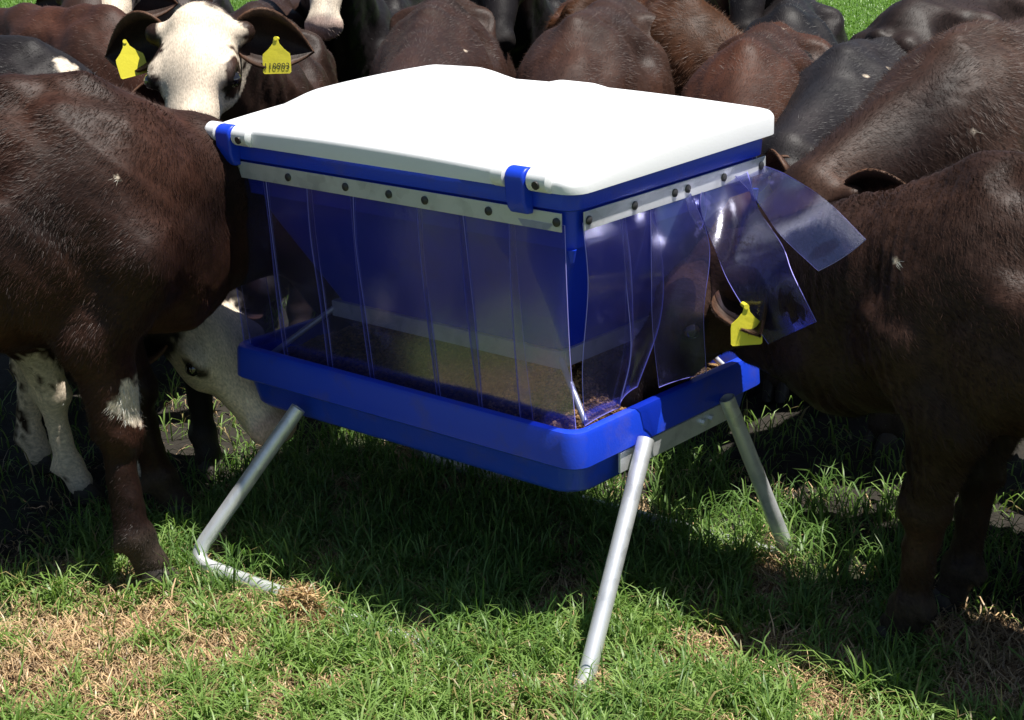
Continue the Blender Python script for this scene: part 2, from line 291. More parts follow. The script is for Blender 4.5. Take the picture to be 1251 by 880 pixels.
# ------------------------------------------------------------------ feeder
FX0, FX1, FY0, FY1 = -1.192, 0.0, 0.0, .776
def rrect(off, z, rad=.05, x0=FX0, x1=FX1, y0=FY0, y1=FY1, n=7):
    x0 -= off; x1 += off; y0 -= off; y1 += off; rad = max(rad, .002); out = []
    for cx, cy, a0 in ((x1-rad, y1-rad, 0), (x0+rad, y1-rad, 90), (x0+rad, y0+rad, 180), (x1-rad, y0+rad, 270)):
        for k in range(n):
            a = math.radians(a0+90*k/(n-1)); out.append((cx+rad*math.cos(a), cy+rad*math.sin(a), z))
    return out
feeder = empty('calf_feeder', ((FX0+FX1)/2, .39, 0)); tag(feeder, 'blue plastic calf feeder with white lid, clear strip curtains and steel skid legs', 'feeder')
PF = Matrix.Translation((-(FX0+FX1)/2, -.39, 0))
def part(o):
    if o.parent == feeder: o.matrix_parent_inverse = PF
    return o
m = MB(); T = [(-.040, .374, .08), (-.026, .377, .07), (-.018, .388, .06), (-.008, .448, .055), (-.002, .455, .055), (.012, .457, .05), (.019, .463, .05), (.015, .536, .048), (.010, .547, .046), (0, .551, .042), (-.010, .549, .04), (-.017, .540, .04), (-.03, .44, .05), (-.06, .42, .06)]
m.loft([rrect(o_, z, r) for o_, z, r in T]); part(m.build('tray', BLUE, feeder, smooth=True))
m = MB(); T = [(-.022, .985, .03), (-.008, .985, .03), (-.006, 1.072, .03), (.004, 1.074, .04), (.012, 1.078, .045), (.014, 1.115, .045), (.008, 1.124, .04), (-.010, 1.126, .035), (-.02, 1.11, .03)]
R_ = [rrect(o_, z, r) for o_, z, r in T]; m.loft(R_+[R_[0]], False, False); frame = part(m.build('upper_frame', BLUE, feeder, smooth=True))
m = MB(); hb = dict(x0=-.95, x1=-.18, y0=.17, y1=.61)
m.loft([rrect(-.024, 1.10, .03), rrect(-.026, 1.02, .03), rrect(0, .665, .03, **hb), rrect(-.008, .665, .03, **hb), rrect(-.04, 1.02, .03), rrect(-.04, 1.10, .03)], False, False)
hopper = part(m.build('hopper', BLUE, feeder, smooth=True))
for x0, x1, y0, y1 in ((-.965, -.165, .152, .168), (-.965, -.165, .612, .628), (-.180, -.164, .169, .611), (-.966, -.950, .169, .611)):
    m = MB(); m.box(x0, x1, y0, y1, .632, .676); part(m.build('hopper_rail', ALU, feeder, bevel=.002))
for a, b_ in (((-.17, .16, .655), (-.03, .075, .55)), ((-.96, .16, .655), (-1.13, .06, .51)), ((-.17, .62, .655), (-.05, .70, .51)), ((-.96, .62, .655), (-1.12, .71, .51))):
    m = MB(); m.tube([a, b_], .008, 12); part(m.build('hopper_strut', GALV, feeder, smooth=True))
# feed
n = 60; X, Y = np.meshgrid(np.linspace(FX0+.035, FX1-.035, n), np.linspace(FY0+.035, FY1-.035, n)); xf, yf = X.ravel(), Y.ravel()
def fz(xf, yf):
    ed = np.minimum(np.minimum(xf-FX0, FX1-xf), np.minimum(yf, FY1-yf)); return .500+np.clip((ed-.05)/.20, 0, 1)**1.2*.10+.006*nz(np.stack([xf, yf], -1), 8, 31)-.02*np.exp(-((xf+.12)**2+(yf-.4)**2)/.01)
I = np.arange(n*n).reshape(n, n); q = np.stack([I[:-1, :-1], I[:-1, 1:], I[1:, 1:], I[1:, :-1]], -1).reshape(-1, 4)
part(mesh_np('feed', np.stack([xf, yf, fz(xf, yf)], -1), quads=q, mat=FEED, parent=feeder))
n = 16000; px = rng.uniform(FX0+.04, FX1-.035, n); py = rng.uniform(FY0+.035, FY1-.04, n); s = rng.uniform(.0025, .005, n)
oct_ = V([[1.6, 0, 0], [-1.6, 0, 0], [0, 1, 0], [0, -1, 0], [0, 0, 1], [0, 0, -1]]); of = V([[0, 2, 4], [2, 1, 4], [1, 3, 4], [3, 0, 4], [2, 0, 5], [1, 2, 5], [3, 1, 5], [0, 3, 5]])
a = rng.uniform(0, 6.28, n); ca, sa = np.cos(a), np.sin(a); vv = oct_[None]*s[:, None, None]
vr = np.stack([vv[..., 0]*ca[:, None]-vv[..., 1]*sa[:, None], vv[..., 0]*sa[:, None]+vv[..., 1]*ca[:, None], vv[..., 2]], -1)+np.stack([px, py, fz(px, py)+.002], -1)[:, None]
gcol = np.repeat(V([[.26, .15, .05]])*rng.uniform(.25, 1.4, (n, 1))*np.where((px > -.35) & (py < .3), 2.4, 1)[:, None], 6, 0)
part(tag(mesh_np('feed_pellets', vr.reshape(-1, 3), tris=(of[None]+(np.arange(n)*6)[:, None, None]).reshape(-1, 3), mat=STRAW, parent=feeder, smooth=False, col=gcol), kind='stuff'))
# lid
nu, nv = 90, 60; us = np.linspace(0, 1, nu); vs_ = np.linspace(0, 1, nv); LX0, LX1, LY0, LY1 = FX0-.004, FX1+.030, FY0-.022, FY1+.03
def lidz(x, y):
    u = (x-LX0)/(LX1-LX0); v = (y-LY0)/(LY1-LY0); e = np.minimum(np.minimum(u, 1-u)*1.5, np.minimum(v, 1-v)); 
    z = 1.150+.038*v+.012*(1-u)*(1-v)+.014*(1-(2*u-1)**2)+.014*np.sin(math.pi*np.clip(v, 0, 1))
    for c, wd, hh in ((.175, .23, .040), (.53, .13, .024), (.78, .10, .016)):
        z = z+hh*smooth01(1.35*(1-np.abs(u-c)/wd))*smooth01(e*12-.5)**.6*smooth01((v-.04)*3)
    z = z-.004*np.clip(1-e/.02, 0, 1)**2; return z
ring = []
m = MB(); U2, V2 = np.meshgrid(us, vs_)
def corner(u, v, rad=.05):
    x = LX0+u*(LX1-LX0); y = LY0+v*(LY1-LY0); ax = np.minimum(x-LX0, LX1-x); ay = np.minimum(y-LY0, LY1-y); k = (ax < rad) & (ay < rad)
    dx = rad-ax; dy = rad-ay; mx = np.maximum(dx, dy); hy = np.hypot(dx, dy)+1e-9; f = np.where(k, mx/hy, 1)
    cx = np.where(x < (LX0+LX1)/2, LX0+rad, LX1-rad); cy = np.where(y < (LY0+LY1)/2, LY0+rad, LY1-rad)
    return np.where(k, cx+(x-cx)*f, x), np.where(k, cy+(y-cy)*f, y)
lx, ly = corner(U2.ravel(), V2.ravel()); top = np.stack([lx, ly, lidz(LX0+U2.ravel()*(LX1-LX0), LY0+V2.ravel()*(LY1-LY0))], -1)
bi = list(range(nu))+[k*nu+nu-1 for k in range(1, nv)]+[(nv-1)*nu+k for k in range(nu-2, -1, -1)]+[k*nu for k in range(nv-2, 0, -1)]
I = np.arange(nu*nv).reshape(nv, nu); q = np.stack([I[:-1, :-1], I[:-1, 1:], I[1:, 1:], I[1:, :-1]], -1).reshape(-1, 4)
allv = [top]; qs = [q]; prev = V(bi); base = nu*nv; lc = V([(LX0+LX1)/2, (LY0+LY1)/2, 0])
for off, zz in ((.004, -.010), (.006, -.022), (.006, None), (-.006, None), (-.03, -.3)):
    rg = top[bi].copy(); dirv = rg-lc; dirv[:, 2] = 0; dirv = np.sign(dirv)*(np.abs(dirv) > V([(LX1-LX0)/2-.06, (LY1-LY0)/2-.06, 1]))
    rg += dirv*off; rg[:, 2] = 1.119+.010*(rg[:, 1]/.78) if zz is None else (rg[:, 2]+zz*.6 if zz > -.2 else 1.14)
    idx = base+np.arange(len(bi)); allv.append(rg); qs.append(np.stack([prev, idx, np.roll(idx, -1), np.roll(prev, -1)], -1)); prev = idx; base += len(bi)
lid = part(mesh_np('lid', np.concatenate(allv), quads=np.concatenate(qs)[:, ::-1], mat=WHITE, parent=feeder)); lid.data.set_sharp_from_angle(angle=math.radians(50))
# hinges
def xprof(m, prof, x0, x1): m.loft([[(x0, y, z) for y, z in prof], [(x1, y, z) for y, z in prof]])
def circ(cy, cz, r, n=20, a0=0, a1=360): return [(cy+r*math.cos(math.radians(a)), cz+r*math.sin(math.radians(a))) for a in np.linspace(a0, a1, n, endpoint=(a1-a0) < 360)]
for cx in (-1.128, -.128):
    m = MB(); prof = [(-.010, 1.060), (-.030, 1.062), (-.040, 1.075), (-.046, 1.095)]+circ(-.022, 1.142, .027, 10, 195, 20)+[(-.008, 1.12)]
    xprof(m, prof[::-1], cx-.028, cx+.028); part(m.build('hinge_bracket', BLUE, feeder, smooth=True, bevel=.006, seg=3))
    for a, b_ in ((cx-.075, cx-.031), (cx+.031, cx+.095)):
        m = MB(); n0 = 20
        rg = [[(xx, -.020+r_*math.cos(t), 1.143+r_*math.sin(t)) for t in np.arange(n0)*2*math.pi/n0] for xx, r_ in ((a, .020), (a+.005, .027), (b_-.005, .027), (b_, .020))]
        m.loft(rg); kn = part(m.build('hinge_knuckle', WHITE, feeder, smooth=True))
    m = MB(); m.tube([(cx+.065, -.044, 1.137), (cx+.065, -.050, 1.136)], .010, 10); part(m.build('bolt', BOLT, feeder, smooth=True))
# metal strips and bolts
def bar(name, mat, x0, x1, y0, y1, z0, z1, bv=.001): m = MB(); m.box(x0, x1, y0, y1, z0, z1); return part(m.build(name, mat, feeder, bevel=bv))
bar('metal_strip', ALU, -1.172, -.020, -.0125, -.0085, 1.028, 1.071)
bar('metal_strip', ALU, .0085, .0125, .030, .778, 1.028, 1.071)
bar('metal_strip', ALU, -1.2045, -1.2005, .03, .75, 1.028, 1.071)
bar('metal_strip', ALU, -1.172, -.020, .7845, .7885, 1.028, 1.071)
for bx in (-1.152, -.918, -.708, -.557, -.437, -.235, -.033):
    m = MB(); m.tube([(bx, -.0125, 1.05), (bx, -.0155, 1.05), (bx, -.0185, 1.05)], [.0105, .0105, .006], 12); part(m.build('bolt', BOLT, feeder, smooth=True))
for by in (.045, .217, .377, .431, .586, .755):
    m = MB(); m.tube([(.0125, by, 1.05), (.0155, by, 1.05), (.0185, by, 1.05)], [.0105, .0105, .006], 12); part(m.build('bolt', BOLT, feeder, smooth=True))
# corner cheeks under the frame
for cx, cy in ((-.012, .012), (-1.180, .012), (-.012, .764), (-1.180, .764)):
    m = MB(); m.tube([(cx, cy, .985), (cx, cy, .955)], [.012, .006], 12); part(m.build('corner_lug', BLUE, feeder, smooth=True))
# curtain strips: left and right edge paths, spline sampled
def spl(P, n):
    P = [V(p, dtype=float) for p in P]; P = [2*P[0]-P[1]]+P+[2*P[-1]-P[-2]]; out = []
    for t in np.linspace(0, len(P)-3, n):
        i = min(int(t), len(P)-4); f = t-i; a, b_, c, d = P[i:i+4]
        out.append(.5*((2*b_)+(-a+c)*f+(2*a-5*b_+4*c-d)*f*f+(-a+3*b_-3*c+d)*f**3))
    return V(out)
def curtain(Lp, Rp, bow=0., n=26, th=.0025):
    A = spl(Lp, n); B = spl(Rp, n); k = 7; vs = []
    ax = B-A; tt = np.gradient(A, axis=0); nn = np.cross(ax, tt); nn = nn/np.linalg.norm(nn, axis=1)[:, None]
    for j in range(k):
        s_ = j/(k-1); vs.append(A*(1-s_)+B*s_+nn*(bow*4*s_*(1-s_)))
    G = np.stack(vs, 1); off = nn[:, None]*th; F_ = (G+off/2).reshape(-1, 3); K_ = (G-off/2).reshape(-1, 3)
    I = np.arange(n*k).reshape(n, k); q = np.stack([I[:-1, :-1], I[:-1, 1:], I[1:, 1:], I[1:, :-1]], -1).reshape(-1, 4); q2 = q[:, ::-1]+n*k
    bl = list(I[0])+list(I[1:, -1])+list(I[-1, -2::-1])+list(I[-2:0:-1, 0]); bl = V(bl); rim = np.stack([bl, bl+n*k, np.roll(bl, -1)+n*k, np.roll(bl, -1)], -1)
    o = mesh_np('curtain_strip', np.concatenate([F_, K_]), quads=np.concatenate([q, q2, rim]), mat=PVC, parent=feeder); o.data.materials.append(EDGE); mi = np.zeros(len(q)*2+len(rim), dtype=np.int32); mi[len(q)*2:] = 1; o.data.polygons.foreach_set('material_index', mi); o.data.set_sharp_from_angle(angle=math.radians(40)); return part(o)
fe = [-1.178, -1.02, -.85, -.695, -.465, -.33, -.172, -.022]
for i in range(7):
    a, b_ = fe[i]-.004, fe[i+1]+.010; yo = -.010+.003*(i % 2); zz = [.515, .512, .512, .514, .516, .53, .522][i]; d = rng.normal(0, .004, 4); sh = [-.02, -.012, -.01, -.006, 0, .006, -.02][i]
    curtain([(a, yo, 1.045), (a+d[0], yo+.004, .90), (a+d[1]+sh*.5, .012, .72), (a+sh, .034, zz)], [(b_, yo, 1.045), (b_+d[2], yo+.006, .90), (b_+d[3]+sh*.3, .012+.008*(i == 5), .72), (b_+sh*.7, .036, zz+.002)], bow=rng.uniform(-.003, .003))
# right side strips
curtain([(.006, .032, 1.045), (.016, .035, .90), (-.008, .040, .70), (-.022, .062, .545)], [(.006, .185, 1.045), (.022, .19, .90), (.004, .215, .70), (-.022, .198, .552)], .004)
curtain([(.008, .172, 1.045), (.018, .175, .88), (.012, .200, .70), (-.010, .185, .570)], [(.008, .292, 1.045), (.03, .305, .88), (.012, .315, .74), (-.016, .262, .588)], .006)
curtain([(.006, .288, 1.045), (.040, .245, .89), (.050, .235, .757), (.050, .26, .600)], [(.006, .445, 1.045), (.085, .418, .924), (.120, .345, .78), (.110, .373, .615)], .008)
curtain([(.005, .425, 1.045), (.012, .44, .99), (.02, .475, .94)], [(.005, .510, 1.045), (.02, .500, .99), (.02, .482, .945)], .004, n=10)
curtain([(.007, .498, 1.045), (.03, .465, .985), (.10, .432, .895), (.15, .405, .845), (.215, .395, .775), (.270, .395, .715)], [(.007, .700, 1.045), (.055, .64, 1.035), (.145, .54, .995), (.280, .430, .948), (.342, .378, .900), (.410, .372, .800)], .008, n=40)
curtain([(.009, .640, 1.045), (.06, .615, 1.025), (.14, .56, .995), (.27, .44, .968), (.415, .365, .922)], [(.009, .775, 1.045), (.05, .755, 1.045), (.12, .72, 1.04), (.355, .49, 1.055), (.515, .395, 1.003)], .008, n=34)
# left end and back strips
for y0, y1 in ((.03, .12), (.55, .66), (.65, .76)): curtain([(-1.198, y0, 1.045), (-1.198, y0, .8), (-1.17, y0, .53)], [(-1.198, y1, 1.045), (-1.198, y1, .8), (-1.17, y1, .53)])
for x0, x1 in ((-1.15, -.98), (-.72, -.6)): curtain([(x0, .784, 1.045), (x0, .784, .8), (x0, .75, .53)], [(x1, .784, 1.045), (x1, .784, .8), (x1, .75, .53)])
# side rails, legs
def rail(xa, xb):
    m = MB(); m.box(xa, xb, .155, .63, .402, .455); return part(m.build('side_rail', GALV, feeder, bevel=.002))
rail(.004, .012); rail(-1.204, -1.196)
for y_ in (.50, .535, .25): 
    m = MB(); m.tube([(.012, y_, .432), (.024, y_, .432)], .0085, 6); part(m.build('bolt', GALV, feeder))
def bend(P, r=.07, n=7):
    P = [V(p, dtype=float) for p in P]; out = [P[0]]
    for a, b_, c in zip(P, P[1:], P[2:]):
        d1 = (a-b_)/np.linalg.norm(a-b_); d2 = (c-b_)/np.linalg.norm(c-b_); p0 = b_+d1*r; p2 = b_+d2*r
        out += [(1-t)**2*p0+2*t*(1-t)*b_+t*t*p2 for t in np.linspace(0, 1, n)]
    return out+[P[-1]]
def hoop(P, name='leg_hoop'):
    m = MB(); pts = bend(P); m.tube(pts, .021, 18, False); m.tube(pts[:1]+[pts[0]*.9+pts[1]*.1], .018, 18, False); return part(m.build(name, GALV, feeder, smooth=True))
hoop([(.036, .225, .475), (.150, -.190, -.022), (-1.095, -.298, .030), (-.935, -.02, .42)])
hoop([(.036, .575, .480), (.135, .745, -.008), (-1.15, .66, .012), (-1.10, .45, .42)])

# ------------------------------------------------------------------ calves
def unit(v): v = V(v, dtype=float); return v/np.linalg.norm(v)
class SDF:
    def __init__(s, vs): s.vs = vs; s.pr = []
    def cone(s, a, ra, b, rb, k=.05): a = V(a, dtype=float); b = V(b, dtype=float); R = max(ra, rb); s.pr.append(('c', np.minimum(a, b)-R, np.maximum(a, b)+R, (a, ra, b, rb), k))
    def ell(s, c, r, ax=None, k=.05, op='e'):
        c = V(c, dtype=float); r = V(r, dtype=float); A = np.eye(3) if ax is None else V(ax); R = np.sqrt((A.T**2)@(r**2)) if ax is not None else r
        s.pr.append((op, c-R, c+R, (c, r, A), k))
    def run(s):
        lo = np.min([p[1] for p in s.pr], 0)-.05; hi = np.max([p[2] for p in s.pr], 0)+.05; vs = s.vs; n = np.ceil((hi-lo)/vs).astype(int)+1
        F = np.full(n, .25, dtype=np.float32)
        for op, a0, b0, D, k in s.pr:
            mg = k+.05; i0 = np.maximum(((a0-mg-lo)/vs).astype(int), 0); i1 = np.minimum(np.ceil((b0+mg-lo)/vs).astype(int)+1, n); sl_ = tuple(slice(*t) for t in zip(i0, i1))
            g = [lo[j]+np.arange(i0[j], i1[j])*vs for j in range(3)]; P = np.stack(np.meshgrid(*g, indexing='ij'), -1)
            if op == 'c':
                a, ra, b, rb = D; ab = b-a; t = np.clip(((P-a)@ab)/(ab@ab+1e-9), 0, 1); d = np.linalg.norm(P-a-t[..., None]*ab, axis=-1)-(ra+(rb-ra)*t)
            else:
                c, r, A = D; Q = (P-c)@A.T; k0 = np.linalg.norm(Q/r, axis=-1); k1 = np.linalg.norm(Q/(r*r), axis=-1)+1e-6; d = k0*(k0-1)/k1
            f = F[sl_]
            if op == 's':
                hh = np.clip(.5-.5*(f+d)/k, 0, 1); F[sl_] = f*(1-hh)+(-d)*hh+k*hh*(1-hh)
            else:
                hh = np.clip(.5+.5*(d-f)/k, 0, 1); F[sl_] = d*(1-hh)+f*hh-k*hh*(1-hh)
        g = openvdb.FloatGrid(.25); g.copyFromArray(F); pts, tris, quads = g.convertToPolygons(isovalue=0.0, adaptivity=0.0)
        return pts*vs+lo, tris, quads
WHT = V([.62, .56, .46])
def calf(pos, head, sc, poll, muz, nup=(0, 0, 1), hs=1.0, base=(.040, .022, .017), top=None, whites=(), face=None, vs=.016, hairs=20000, hl=.020, label='', cat='calf',
         fore=((.0, 0), (0, 0)), hind=((0, 0), (0, 0)), ears=True, tags=None, earpose=(.25, -.25), wrinkle=0, tail=True, legw=None, group='calves crowding round the feeder', cls='calf', fat=1.0, earlen=1.0, hw=.0016, lt=1.25, nmid=None, nr=1.0, eopen=None, flecks=0, thr=.145, thw=.07):
    hd = unit((head[0], head[1], 0)); ang = math.atan2(hd[1], hd[0]); root = empty('calf', (pos[0], pos[1], 0), ang); tag(root, label, cat, group)
    ca, sa = math.cos(-ang), math.sin(-ang)
    def loc(p): x_, y_ = p[0]-pos[0], p[1]-pos[1]; return V([x_*ca-y_*sa, x_*sa+y_*ca, p[2]])
    def lv(v): return V([v[0]*ca-v[1]*sa, v[0]*sa+v[1]*ca, v[2]])
    P = loc(poll); Q = loc(muz); d = unit(Q-P); n_ = lv(V(nup, dtype=float)); n_ = unit(n_-d*(n_@d)); s_ = np.cross(n_, d); H = hs*sc; A = V([d, s_, n_])
    def hp(a, b, c): return P+(d*a+s_*b+n_*c)*H
    S = SDF(vs); B = lambda x_, y_, z_: V([x_, y_, z_])*sc
    f_ = fat
    S.ell(B(-.20, 0, .80), B(.52, .245*f_, .285)); S.ell(B(.12, 0, .80), B(.27, .20*f_, .28)); S.ell(B(-.60, 0, .87), B(.27, .215*f_, .21), k=.07)
    S.cone(B(-.72, 0, 1.03), .035*sc, B(-.30, 0, 1.065), .030*sc, k=.085); S.cone(B(-.30, 0, 1.065), .030*sc, B(.02, 0, 1.07), .030*sc, k=.085); S.cone(B(.0, 0, 1.075), .035*sc, B(.15, 0, 1.085), .035*sc, k=.07)
    S.ell(B(.31, 0, .68), B(.12, .12, .15), k=.07)
    for y_ in (-1, 1):
        S.ell(B(-.50, .150*y_, .985), B(.07, .05, .05), k=.08); S.ell(B(-.80, .085*y_, .95), B(.05, .04, .045), k=.05)
        # scapula
        S.cone(B(.10, .085*y_, 1.03), .045*sc, B(.23, .165*y_, .76), .095*sc, k=.045); S.ell(B(.02, .175*y_, .74), B(.13, .06, .13), k=.05)
        fx, fo = fore[0 if y_ < 0 else 1]
        S.cone(B(.24, .15*y_, .72), .085*sc, B(.12, .15*y_, .58), .088*sc, k=.05)
        lx_ = .17+fx; ly_ = (.125)*y_+fo
        S.cone(B(.13, .145*y_, .58), .078*sc, B(.16+fx*.55, .13*y_+fo*.5, .37), .044*sc*lt, k=.03); S.ell(B(.168+fx*.55, .13*y_+fo*.5, .35), B(.047*lt, .043*lt, .052), k=.018); S.ell(B(.12+fx*.55, .13*y_+fo*.5, .365), B(.022*lt, .022*lt, .022), k=.02)
        S.cone(B(.16+fx*.55, .13*y_+fo*.5, .34), .033*sc*lt, B(lx_, ly_, .14), .028*sc*lt, k=.02); S.cone(B(.135+fx*.55, .13*y_+fo*.5, .34), .014*sc*lt, B(lx_-.026, ly_, .15), .012*sc*lt, k=.012); S.ell(B(lx_-.036*lt, ly_+.014, .105), B(.013, .010, .014), k=.008); S.ell(B(lx_-.036*lt, ly_-.014, .105), B(.013, .010, .014), k=.008); S.ell(B(lx_, ly_, .125), B(.040*lt, .038*lt, .038), k=.02); S.cone(B(lx_, ly_, .12), .031*sc*lt, B(lx_+.03, ly_, .055), .036*sc*lt, k=.02)
        hx, ho = hind[0 if y_ < 0 else 1]
        S.ell(B(-.62, .12*y_, .78), B(.20, .11, .23), k=.06); S.cone(B(-.60, .13*y_, .72), .14*sc, B(-.48+hx*.3, .16*y_, .58), .085*sc, k=.05)
        S.cone(B(-.50+hx*.3, .15*y_, .58), .085*sc, B(-.72+hx*.8, .13*y_+ho*.6, .38), .042*sc*lt, k=.04); S.ell(B(-.725+hx*.8, .13*y_+ho*.6, .385), B(.05*lt, .034*lt, .055), k=.02)
        S.cone(B(-.72+hx*.8, .13*y_+ho*.6, .36), .036*sc*lt, B(-.69+hx, .125*y_+ho, .14), .032*sc*lt, k=.02); S.ell(B(-.69+hx, .125*y_+ho, .125), B(.042*lt, .040*lt, .038), k=.02); S.cone(B(-.69+hx, .125*y_+ho, .12), .033*sc*lt, B(-.66+hx, .125*y_+ho, .055), .038*sc*lt, k=.02)
    for y_ in (-1, 1):
        S.ell(B(-.36, .155*y_, 1.02), B(.11, .060, .055), k=.06, op='s'); S.ell(B(-.06, .19*y_, 1.00), B(.07, .06, .09), k=.06, op='s'); S.ell(B(-.66, .16*y_, 1.02), B(.08, .055, .06), k=.05, op='s')
    if tail: S.cone(B(-.83, 0, .98), .035*sc, B(-.88, 0, .80), .026*sc, k=.03); S.cone(B(-.88, 0, .80), .024*sc, B(-.87, .01, .52), .018*sc, k=.02); S.cone(B(-.87, .01, .52), .028*sc, B(-.86, .02, .38), .022*sc, k=.02)
    # neck
    nb = hp(.00, 0, -.07); th = hp(.07, 0, -thr)
    if nmid is None:
        S.cone(B(.16, 0, .88), .185*sc, nb, .095*H, k=.07); S.cone(B(.27, 0, .72), .15*sc, th, thw*H, k=.06); S.cone(B(.12, 0, 1.05), .05*sc, hp(-.02, 0, -.02), .05*H, k=.06)
    else:
        nm = loc(nmid); S.cone(B(.16, 0, .88), .185*sc, nm, .13*sc*nr, k=.07); S.cone(nm, .13*sc*nr, nb, .095*H, k=.07); S.cone(B(.27, 0, .72), .15*sc, nm-V([0, 0, .14*sc]), .11*sc*nr, k=.06); S.cone(nm-V([0, 0, .14*sc]), .11*sc*nr, th, thw*H, k=.06)
        S.cone(B(.12, 0, 1.05), .05*sc, nm+V([0, 0, .09*sc]), .05*sc, k=.06); S.cone(nm+V([0, 0, .09*sc]), .05*sc, hp(-.02, 0, -.02), .05*H, k=.06)
    # head
    S.ell(hp(.085, 0, -.045), V([.125, .098, .098])*H, A, k=.04); S.ell(hp(.12, 0, -.012), V([.085, .112, .05])*H, A, k=.03); S.ell(hp(.0, 0, .005), V([.045, .065, .04])*H, A, k=.03)
    S.cone(hp(.13, 0, -.05), .082*H, hp(.34, 0, -.045), .056*H, k=.035); S.ell(hp(.385, 0, -.05), V([.052, .071, .052])*H, A, k=.03); S.ell(hp(.36, 0, -.10), V([.06, .048, .032])*H, A, k=.02)
    S.cone(hp(.07, 0, -.135), .055*H, hp(.33, 0, -.10), .036*H, k=.035)
    for y_ in (-1, 1):
        S.ell(hp(.10, .062*y_, -.085), V([.085, .038, .075])*H, A, k=.035); S.ell(hp(.145, .094*y_, -.005), V([.040, .024, .026])*H, A, k=.02); S.cone(hp(.01, .07*y_, -.03), .035*H, hp(.0, .115*y_, -.03), .03*H, k=.03)
        S.ell(hp(.156, .118*y_, -.018), V([.024, .016, .017])*H, A, k=.010, op='s'); S.ell(hp(.428, .036*y_, -.030), V([.013, .011, .018])*H, A, k=.008, op='s')
    S.ell(hp(.41, 0, -.083), V([.05, .075, .0045])*H, A, k=.008, op='s')
    pts, tris, quads = S.run()
    g1 = nz(pts, 5, 3+int(pos[0]*50)); pts = pts+0
    # vertex normals (finite: from faces)
    vn = np.zeros_like(pts); qn = np.cross(pts[quads[:, 2]]-pts[quads[:, 0]], pts[quads[:, 3]]-pts[quads[:, 1]])
    for j in range(4): np.add.at(vn, quads[:, j], qn)
    vn = vn/(np.linalg.norm(vn, axis=1)[:, None]+1e-9)
    cen = V([-.1, 0, .8])*sc; flip = np.mean(np.sum(vn*(pts-cen), 1)) < 0
    if flip: vn = -vn; quads = quads[:, ::-1]; tris = tris[:, ::-1] if len(tris) else tris
    HQ = (pts-P)@A.T/H
    body_m = smooth01((np.linalg.norm(pts-P, axis=1)-.25*H)/.15)
    pts = pts+vn*(.0050*sc*nz(pts, 5, 5+int(abs(pos[1])*9))+.0020*nz(pts, 14, 6))[:, None]*body_m[:, None]
    rib = smooth01((pts[:, 0]/sc+.50)/.12)*smooth01((.02-pts[:, 0]/sc)/.12)*smooth01((pts[:, 2]/sc-.50)/.1)*smooth01((.98-pts[:, 2]/sc)/.1)
    pts = pts+vn*(.0022*sc*rib*np.sin(pts[:, 0]/sc/.062*6.283+pts[:, 2]/sc*3))[:, None]
    if wrinkle:
        a_ = B(.16, 0, .88); ax_ = nb-a_; t = ((pts-a_)@ax_)/(ax_@ax_); msk = smooth01((t+.25)/.3)*smooth01((1.0-t)/.2); ph = t*np.linalg.norm(ax_)/.030*6.283+2.2*nz(pts, 3, 44)
        pts = pts+vn*(wrinkle*(np.sin(ph)-.3)*msk*(.6+.6*nz(pts, 5, 45)))[:, None]
    basec = V(base); topc = V(top) if top is not None else basec*V([1.5, 1.35, 1.3])
    def coat(p):
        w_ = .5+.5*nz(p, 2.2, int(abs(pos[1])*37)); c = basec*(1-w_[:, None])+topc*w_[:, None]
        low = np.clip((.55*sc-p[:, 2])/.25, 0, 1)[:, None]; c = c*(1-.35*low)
        hq = (p-P)@A.T/H; mz = smooth01((hq[:, 0]-.36)/.03)*(np.abs(hq[:, 1]) < .12)*(np.abs(hq[:, 2]+.06) < .14); 
        if face is not None:
            jag = .012*nz(hq*1.0, 9, 7)+.006*nz(hq, 30, 8); a0, a1, wd = face
            inf = smooth01((hq[:, 0]-a0+jag*1.5)/.02)*smooth01((a1-hq[:, 0]+jag)/.03)*smooth01((wd-np.abs(hq[:, 1])+jag*2)/.012)*(np.abs(hq[:, 2]) < .22)*(np.abs(hq[:, 1]) < .16)
            c = c*(1-inf[:, None])+WHT*inf[:, None]
        ed_ = np.linalg.norm((hq-V([.156, 0, -.018])-np.stack([0*hq[:, 0], .105*np.sign(hq[:, 1]), 0*hq[:, 0]], -1))/V([.042, .05, .032]), axis=1); ew = smooth01((1.15-ed_)/.3)[:, None]*.93; c = c*(1-ew)+V([.010, .008, .007])*ew
        gl_ = (smooth01((.17*sc-p[:, 2])/.06)*.55)[:, None]; c = c*(1-gl_)+V([.050, .042, .036])*gl_
        for cc, rad in whites:
            dd_ = np.linalg.norm((p-V(cc)*sc)/(V(rad)*sc), axis=1)+.22*nz(p, 14, 9)+.12*nz(p, 40, 12); w2 = smooth01((1.06-dd_)/.12)[:, None]; c = c*(1-w2)+WHT*w2
        mzc = V([.020, .018, .018]) if face is None or face[1] < .4 else V([.44, .34, .30]); c = c*(1-mz[:, None])+mzc*mz[:, None]
        return c
    if flecks:
        up_ = np.where((pts[:, 2] > .85*sc) & (pts[:, 0] < .3*sc))[0]
        for i_ in rng.choice(up_, flecks): whites = tuple(whites)+(((pts[i_]/sc), (rng.uniform(.005, .014), rng.uniform(.004, .010), rng.uniform(.003, .006))),)
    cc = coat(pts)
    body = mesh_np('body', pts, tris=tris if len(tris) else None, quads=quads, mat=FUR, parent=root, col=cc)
    src = [(pts, quads, vn)]
